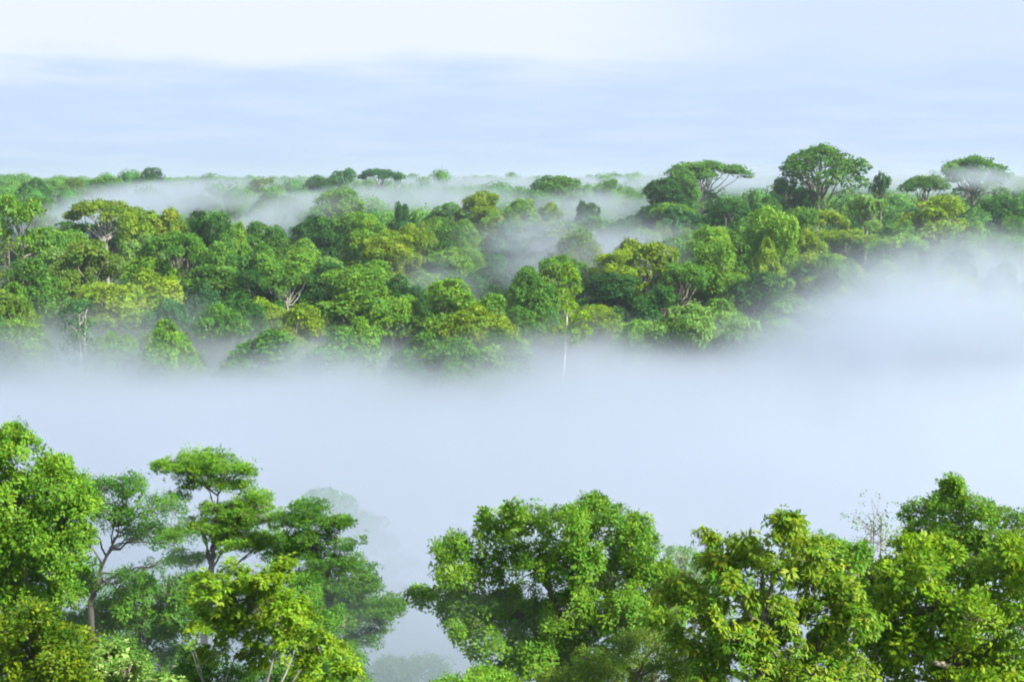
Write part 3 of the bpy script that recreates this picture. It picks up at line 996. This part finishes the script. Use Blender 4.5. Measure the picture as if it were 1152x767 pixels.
def near_tree(name, label, D, lobes, style, tone, base_px=None, fork_py=None, bark=BARK, seed=1, flat=0.8, low=0.3,
              back=0.7, limbs=10, sway=0.0, thin=1.0, trunk_r=0.30, stems=1, loose=0.26, limb_bark=None, depth=1.0, cat="tree"):
    """lobes: (px, py, r_px[, rz_px][, depth offset m]) of the boughs seen in the photograph, each given a place and size in metres."""
    g = np.random.default_rng(seed)
    C, Q = [], []
    for lb in lobes:
        px, py, r = lb[:3]
        py = py + (0 if style == "tier" else 7)
        rz = lb[3] if len(lb) > 3 and lb[3] else r * flat
        off = lb[4] if len(lb) > 4 else g.normal(0, 0.9) * depth
        p = at(px, py, D + off)
        rm, zm = r / FOC * D, rz / FOC * D
        C.append(p); Q.append((rm, rm, zm))
        if g.random() < back:
            p2 = at(px, py + r * 0.25, D + off)
            p2 = p2 + np.array((g.normal(0, 0.4), rm * 1.35, -0.1 * rm))
            C.append(p2); Q.append((rm * 0.9, rm * 0.9, zm * 0.9))
    if style == "tier":      # every layer is a ring of upturned sprays
        C2, Q2 = [], []
        for c, r in zip(C, Q):
            n = 7
            a0 = g.uniform(0, 6.28)
            for k in range(n):
                th = a0 + k / n * 6.283 + g.normal(0, 0.2)
                u = g.uniform(0.5, 0.95)
                C2.append(c + np.array((math.cos(th) * r[0] * u, math.sin(th) * r[0] * u, r[2] * (0.9 * u * u - 0.4) + g.normal(0, 0.1))))
                w = r[0] * g.uniform(0.26, 0.40)
                Q2.append((w, w, max(0.13, r[2] * g.uniform(0.3, 0.5))))
            C2.append(c); Q2.append((r[0] * 0.42, r[0] * 0.42, r[2] * 0.55))
        C, Q = C2, Q2
    else:                    # every bough carries smaller knobs of foliage
        C2, Q2 = [], []
        for c, r in zip(C, Q):
            C2.append(c); Q2.append((r[0] * 0.74, r[1] * 0.74, r[2] * 0.74))
            for k in range(6):
                d = unit(g.normal(size=3) + np.array((0, -0.35, 0.45)))
                w = g.uniform(0.24, 0.46)
                C2.append(c + d * np.array(r) * g.uniform(0.50, 0.80))
                Q2.append((r[0] * w, r[1] * w, r[2] * w * g.uniform(0.75, 1.1)))
        C, Q = C2, Q2
    C, Q = np.array(C), np.array(Q)
    mid = C.mean(0)
    bx = mid[0] if base_px is None else at(base_px, 700, D)[0]
    by = float(np.clip(mid[1], D - 1, D + 3))
    gz = float(ground(bx, by))
    org = np.array((bx, by, gz))
    root = bpy.data.objects.new(name, None)
    COL.objects.link(root)
    root.location = org
    root["label"], root["category"] = label, cat
    C = C - org
    dn, per, spread, L, W, st = STYLES[style]
    P, N, I = tips_on(g, C, Q, dn * thin, low=low, inner=0.75, jit=(0.72, 1.08))
    ph = g.uniform(0, 6, 3)     # thin patches where one looks into the crown
    hole = np.sin(P[:, 0] * 2.3 + ph[0]) * np.sin(P[:, 1] * 2.0 + ph[1]) * np.sin(P[:, 2] * 2.6 + ph[2]) + g.normal(0, 0.10, len(P))
    ok = hole > (-0.44 if style != "tier" else -0.55)
    P, N, I = P[ok], N[ok], I[ok]
    v, t, q, a_ = foliage(g, P, N, I, per, spread, L, W, st, rich=True, nl=len(C))
    k = g.random(len(P)) < loose
    v2, t2, q2, a2 = foliage(g, P[k] + N[k] * g.uniform(0.1, 0.38, (k.sum(), 1)), N[k], I[k], max(4, per // 2), spread * 0.7, L, W, st, rich=True, nl=len(C))
    t2 = t2 + len(v)
    put("crown", np.concatenate([v, v2]), np.concatenate([t, t2]), E4, LM[tone], root, {x: np.concatenate([a_[x], a2[x]]) for x in a_})
    zt = C[:, 2].max()
    zf = (at(576, fork_py, D)[2] - gz) if fork_py else C[:, 2].min() * 0.8
    fork = np.array((0, 0, zf))
    apex = np.array((mid[0] - bx + sway, mid[1] - by, zt - 1.9))
    axes = []
    for s in range(stems):
        o = np.array((0, 0, 0.0)) if stems == 1 else np.array((g.normal(0, 0.95), g.normal(0, 0.6), 0))
        a1 = apex if stems == 1 else np.array((mid[0] - bx + o[0] * 1.9, mid[1] - by + o[1], zt - 2.2 - abs(o[0]) * 0.8))
        tb = Tubes(9)
        f0 = fork + o
        pts = np.concatenate([[o + (0, 0, -1.0)], [o * 0.7 + (0, 0, zf * 0.5)], bend(g, f0, a1, 0.0, 6, 0.025 if stems == 1 else 0.009)])
        tb.add(pts, np.array([1.25, 1.0, 0.85, 0.68, 0.52, 0.38, 0.24, 0.08]) * trunk_r)
        tb.build("trunk", bark, root)
        axes.append((f0, a1))
    sel = np.argsort(-Q[:, 0])[:max(limbs, 1)]
    for i in range(len(C)):
        f0, a1 = axes[i % len(axes)]
        dirv = a1 - f0
        kk = np.clip((np.dot(C[i] - f0, dirv) / np.dot(dirv, dirv)) - g.uniform(0.12, 0.4), 0.0, 0.92)
        s0 = f0 + dirv * kk
        if i in sel:
            tb = Tubes(6)
            rr = trunk_r * 0.42 * (1 - 0.5 * kk)
            tb.add(bend(g, s0, C[i], 0.04, 7, 0.03), np.linspace(rr, rr * 0.3, 7))
            mine = np.where(I == i)[0]
            for j in g.choice(mine, min(len(mine), 26), replace=False) if len(mine) else []:
                w0 = s0 + (C[i] - s0) * g.uniform(0.6, 1.0)
                tb.add(bend(g, w0, P[j], 0.05, 4, 0.04), np.linspace(rr * 0.28, 0.012, 4))
            tb.build("limb", limb_bark or bark, root)
    return root


NEAR = []
def N_(*a, **k):
    k.setdefault("seed", 40 + len(NEAR))
    NEAR.append(near_tree(*a, **k))


# -- left group
N_("broadleaf_tree", "big broad-leaved tree filling the left edge behind the golden-tipped one", 56,
   [(20, 505, 40), (-25, 500, 45), (55, 540, 36), (5, 560, 50), (70, 580, 34), (-40, 580, 50), (30, 620, 46), (75, 625, 30), (-20, 650, 50), (40, 670, 36), (62, 520, 18), (12, 484, 16), (88, 556, 20), (22, 590, 40, None, -1.0), (48, 602, 36, None, -1.2), (-12, 615, 46, None, -0.8), (30, 548, 34, None, -1.0)],
   "broad", "bright green", thin=1.15, base_px=10, seed=41)
N_("branching_tree", "airy tree with dark forked branches under a high thin canopy, beside the tallest tiered tree", 63,
   [(110, 545, 26, 16), (145, 540, 26, 15), (85, 570, 24, 16), (175, 565, 24, 18), (130, 575, 30, 18), (160, 595, 28, 16), (190, 600, 20, 12), (95, 600, 16, 10), (70, 545, 18, 12), (120, 648, 22, 12), (60, 600, 15, 10), (150, 640, 20, 9), (178, 628, 22, 9)],
   "fine", "mid green", base_px=98, fork_py=680, bark=BARK_D, back=0.5, limbs=20, thin=0.9, trunk_r=0.17, seed=42, low=0.2)
TIER_A = [(228, 515, 30, 9), (205, 525, 32, 9), (255, 528, 32, 9), (230, 540, 34, 11), (285, 560, 22, 9), (262, 572, 36, 12), (200, 560, 18, 7),
          (245, 590, 40, 12), (290, 582, 34, 12), (270, 608, 38, 12), (205, 600, 20, 8), (300, 610, 30, 12), (215, 630, 26, 9), (180, 522, 10, 5), (280, 530, 10, 5), (262, 545, 26, 8)]
N_("tiered_tree", "tall tiered tree with flat stacked sprays on a thin trunk, highest of the left group", 76,
   TIER_A, "tier", "bright green", base_px=226, fork_py=690, bark=BARK, back=0.75, limbs=24, trunk_r=0.24, seed=43, low=0.35, depth=0.6)
TIER_B = [(345, 572, 22, 10), (330, 585, 28, 11), (365, 590, 30, 11), (345, 605, 36, 13), (385, 612, 24, 10), (325, 622, 34, 13), (370, 632, 36, 13),
          (395, 640, 26, 10), (340, 650, 40, 14), (400, 660, 26, 10), (372, 668, 40, 14), (425, 684, 34, 9), (390, 695, 40, 13), (350, 690, 44, 15), (412, 715, 30, 12), (365, 725, 44, 15), (384, 590, 10, 5), (418, 655, 12, 5), (445, 680, 14, 5)]
N_("tiered_tree", "cone-shaped tiered tree with upturned spray tips, leaning long lower bough towards the misty gap", 72,
   TIER_B, "tier", "mid green", base_px=352, fork_py=740, bark=BARK_D, back=0.75, limbs=24, trunk_r=0.26, seed=44, low=0.4, depth=0.6)
N_("leafy_tree", "soft mid green tree hazed by mist behind the bright yellow-green one, left group", 66,
   [(150, 668, 32), (195, 660, 30), (115, 690, 34), (170, 700, 36), (215, 690, 30), (130, 735, 40), (190, 745, 40), (85, 650, 26), (75, 700, 30)],
   "broad", "mid green", base_px=150, seed=45)
N_("leafy_tree", "bluish green leafy tree peeking out between the bright tree and the cone-shaped tiered tree", 62,
   [(345, 660, 24), (378, 690, 26), (350, 700, 30), (390, 735, 26), (365, 750, 34), (330, 735, 30), (402, 762, 22)],
   "fine", "mid green", base_px=360, seed=46)
N_("bright_rosette_tree", "bright lime green tree with rosettes of leaves over several pale slender stems, front left", 50,
   [(265, 640, 22), (240, 650, 20), (300, 650, 24), (318, 632, 16), (270, 668, 30), (225, 672, 20), (315, 680, 30), (245, 690, 26), (340, 690, 22), (290, 700, 28), (360, 712, 20), (385, 725, 18), (222, 704, 16), (350, 738, 22), (388, 748, 16), (322, 720, 20), (265, 672, 30, None, 1.5), (300, 668, 30, None, 1.6), (330, 700, 28, None, 1.6), (252, 700, 24, None, 1.5), (290, 735, 24, None, 2.2), (355, 760, 24, None, 1.5), (232, 730, 18, None, 2.2)],
   "rosette", "lime", base_px=275, fork_py=800, bark=BARK_M, limb_bark=BARK, stems=6, seed=47, trunk_r=0.075, limbs=8)
N_("golden_tipped_tree", "dark dense tree with golden-yellow leaf tips in the bottom left corner", 43,
   [(30, 695, 32), (-5, 705, 36), (60, 715, 28), (15, 735, 44), (70, 745, 30), (-30, 745, 40), (40, 765, 46), (92, 770, 26)],
   "broad", "golden", base_px=25, seed=48)
N_("cream_tipped_tree", "low tree with cream-tinged pale leaf clusters at the bottom, right of the golden-tipped tree", 45,
   [(118, 735, 24), (145, 748, 22), (102, 755, 22), (130, 770, 26), (165, 765, 20), (190, 775, 20), (85, 735, 14)],
   "rosette", "cream", base_px=135, seed=49)
N_("leafy_tree", "dark green tree at the bottom edge under the bright lime tree", 54,
   [(220, 745, 26), (255, 760, 30), (300, 765, 30), (335, 765, 26), (205, 770, 28)],
   "broad", "mid green", base_px=262, seed=50)
# -- the tree in the gap, lost in mist
N_("misty_tree", "large pale grey tree almost hidden by mist in the gap behind the cone-shaped tiered tree", 127,
   [(372, 560, 34, 18), (340, 575, 26, 14), (405, 585, 34, 20), (430, 605, 28, 18), (375, 600, 40, 24), (450, 630, 26, 16), (400, 640, 36, 22), (435, 660, 28, 16), (350, 630, 34, 20)],
   "big", "mid green", base_px=395, seed=51, thin=0.5)
N_("misty_tree", "faint low tree dissolving in mist at the bottom left of the round tree", 92,
   [(440, 750, 34, 18), (475, 745, 30, 16), (410, 765, 30, 18), (500, 765, 34, 20), (455, 775, 40, 24)],
   "big", "mid green", base_px=455, seed=52, thin=0.5)
# -- centre
N_("round_tree", "large round full-crowned mid green tree at bottom centre", 62,
   [(590, 590, 34), (550, 600, 26), (635, 585, 36), (680, 590, 40), (715, 605, 32), (515, 610, 24), (600, 625, 40), (650, 630, 40), (700, 645, 42), (545, 640, 34), (505, 640, 22),
    (500, 665, 20), (530, 680, 36), (580, 680, 44), (640, 685, 46), (700, 690, 42), (740, 640, 24), (545, 720, 34), (600, 735, 44), (660, 740, 44), (578, 568, 12), (665, 562, 16), (560, 578, 12), (720, 585, 16), (512, 705, 20), (735, 700, 30), (560, 760, 36)],
   "broad", "bright green", thin=1.12, base_px=622, fork_py=800, seed=53, trunk_r=0.42, limbs=14)
N_("leafy_tree", "pale green treetop rising from mist behind the right shoulder of the round tree", 74,
   [(765, 620, 20), (785, 640, 18), (750, 640, 20), (775, 665, 26), (800, 680, 26), (745, 680, 28)],
   "fine", "pale green", base_px=770, seed=54)
N_("leafy_bush", "small light green bushy treetop at the bottom edge in front of the round tree", 47,
   [(540, 757, 20), (522, 768, 18), (562, 765, 20), (545, 780, 26)],
   "fine", "bright green", base_px=542, seed=55)
N_("leafy_tree", "fine-leaved olive tree at the bottom between the round tree and the rust-tinged one", 50,
   [(705, 725, 28), (665, 745, 28), (740, 715, 30), (640, 768, 26), (690, 765, 36), (740, 755, 36), (770, 735, 30), (780, 765, 34)],
   "fine", "olive green", base_px=710, seed=56)
# -- right group
N_("drooping_leaved_tree", "large tree of drooping leaves with rust and yellow tinges, right of the round tree", 45,
   [(878, 592, 20, 14), (845, 612, 24), (900, 615, 28), (815, 625, 26), (872, 635, 34), (775, 655, 26), (752, 662, 20), (920, 640, 30), (825, 660, 34), (870, 680, 38), (790, 690, 30), (920, 680, 36), (950, 660, 26),
    (830, 710, 36), (880, 725, 38), (930, 720, 36), (965, 695, 28), (795, 735, 32), (850, 750, 36), (910, 758, 36), (955, 750, 32), (800, 765, 28), (832, 600, 14), (740, 685, 16), (890, 580, 10), (760, 715, 20)],
   "droop", "rusty", base_px=860, fork_py=790, seed=57, trunk_r=0.36, limbs=16, flat=0.75)
N_("leafy_tree", "deep green treetop with fine leaves between the rust-tinged tree and the bare twigs", 56,
   [(925, 608, 18), (955, 622, 24), (985, 640, 24), (940, 645, 26), (975, 665, 28), (1005, 660, 22)],
   "broad", "bright green", base_px=962, seed=58)
N_("flat_crowned_tree", "flat-crowned bright green tree with open lower gaps, tallest of the right group", 58,
   [(1075, 552, 20, 10), (1050, 566, 24, 12), (1095, 568, 28, 13), (1125, 576, 26, 12), (1150, 582, 24, 12), (1040, 588, 20, 12), (1070, 592, 28, 13), (1115, 600, 24, 11), (1145, 608, 22, 11), (1180, 590, 26, 12), (1073, 540, 9, 5), (1030, 600, 14, 9), (1100, 612, 26, 10)],
   "broad", "bright green", thin=1.15, base_px=1092, fork_py=720, bark=BARK, seed=59, back=0.5, limbs=18, low=0.25, trunk_r=0.24)
N_("broadleaf_tree", "massive yellow-green leafy tree filling the bottom right corner", 47,
   [(1010, 640, 26), (1040, 630, 28), (1080, 640, 34), (1125, 640, 34), (1160, 640, 34), (1000, 680, 32), (1045, 675, 38), (1095, 690, 40), (1145, 690, 40), (985, 720, 30), (1025, 725, 36), (1075, 735, 40), (1130, 740, 42), (1000, 762, 34), (1050, 770, 38), (1105, 775, 38), (1160, 765, 38), (1030, 610, 16), (1060, 615, 18), (1135, 612, 18)],
   "big", "lime", base_px=1080, fork_py=800, seed=60, trunk_r=0.4, limbs=14)
sparse_tree(992, 572, 72, 3.6, "bare_twig_tree", "thin nearly leafless grey twigs rising behind the right group, left of the flat-crowned tree", "pale green", 3, 5, bark=BARK, seed=21, cover=0.25, leaf=0.14, stem_r=0.05)
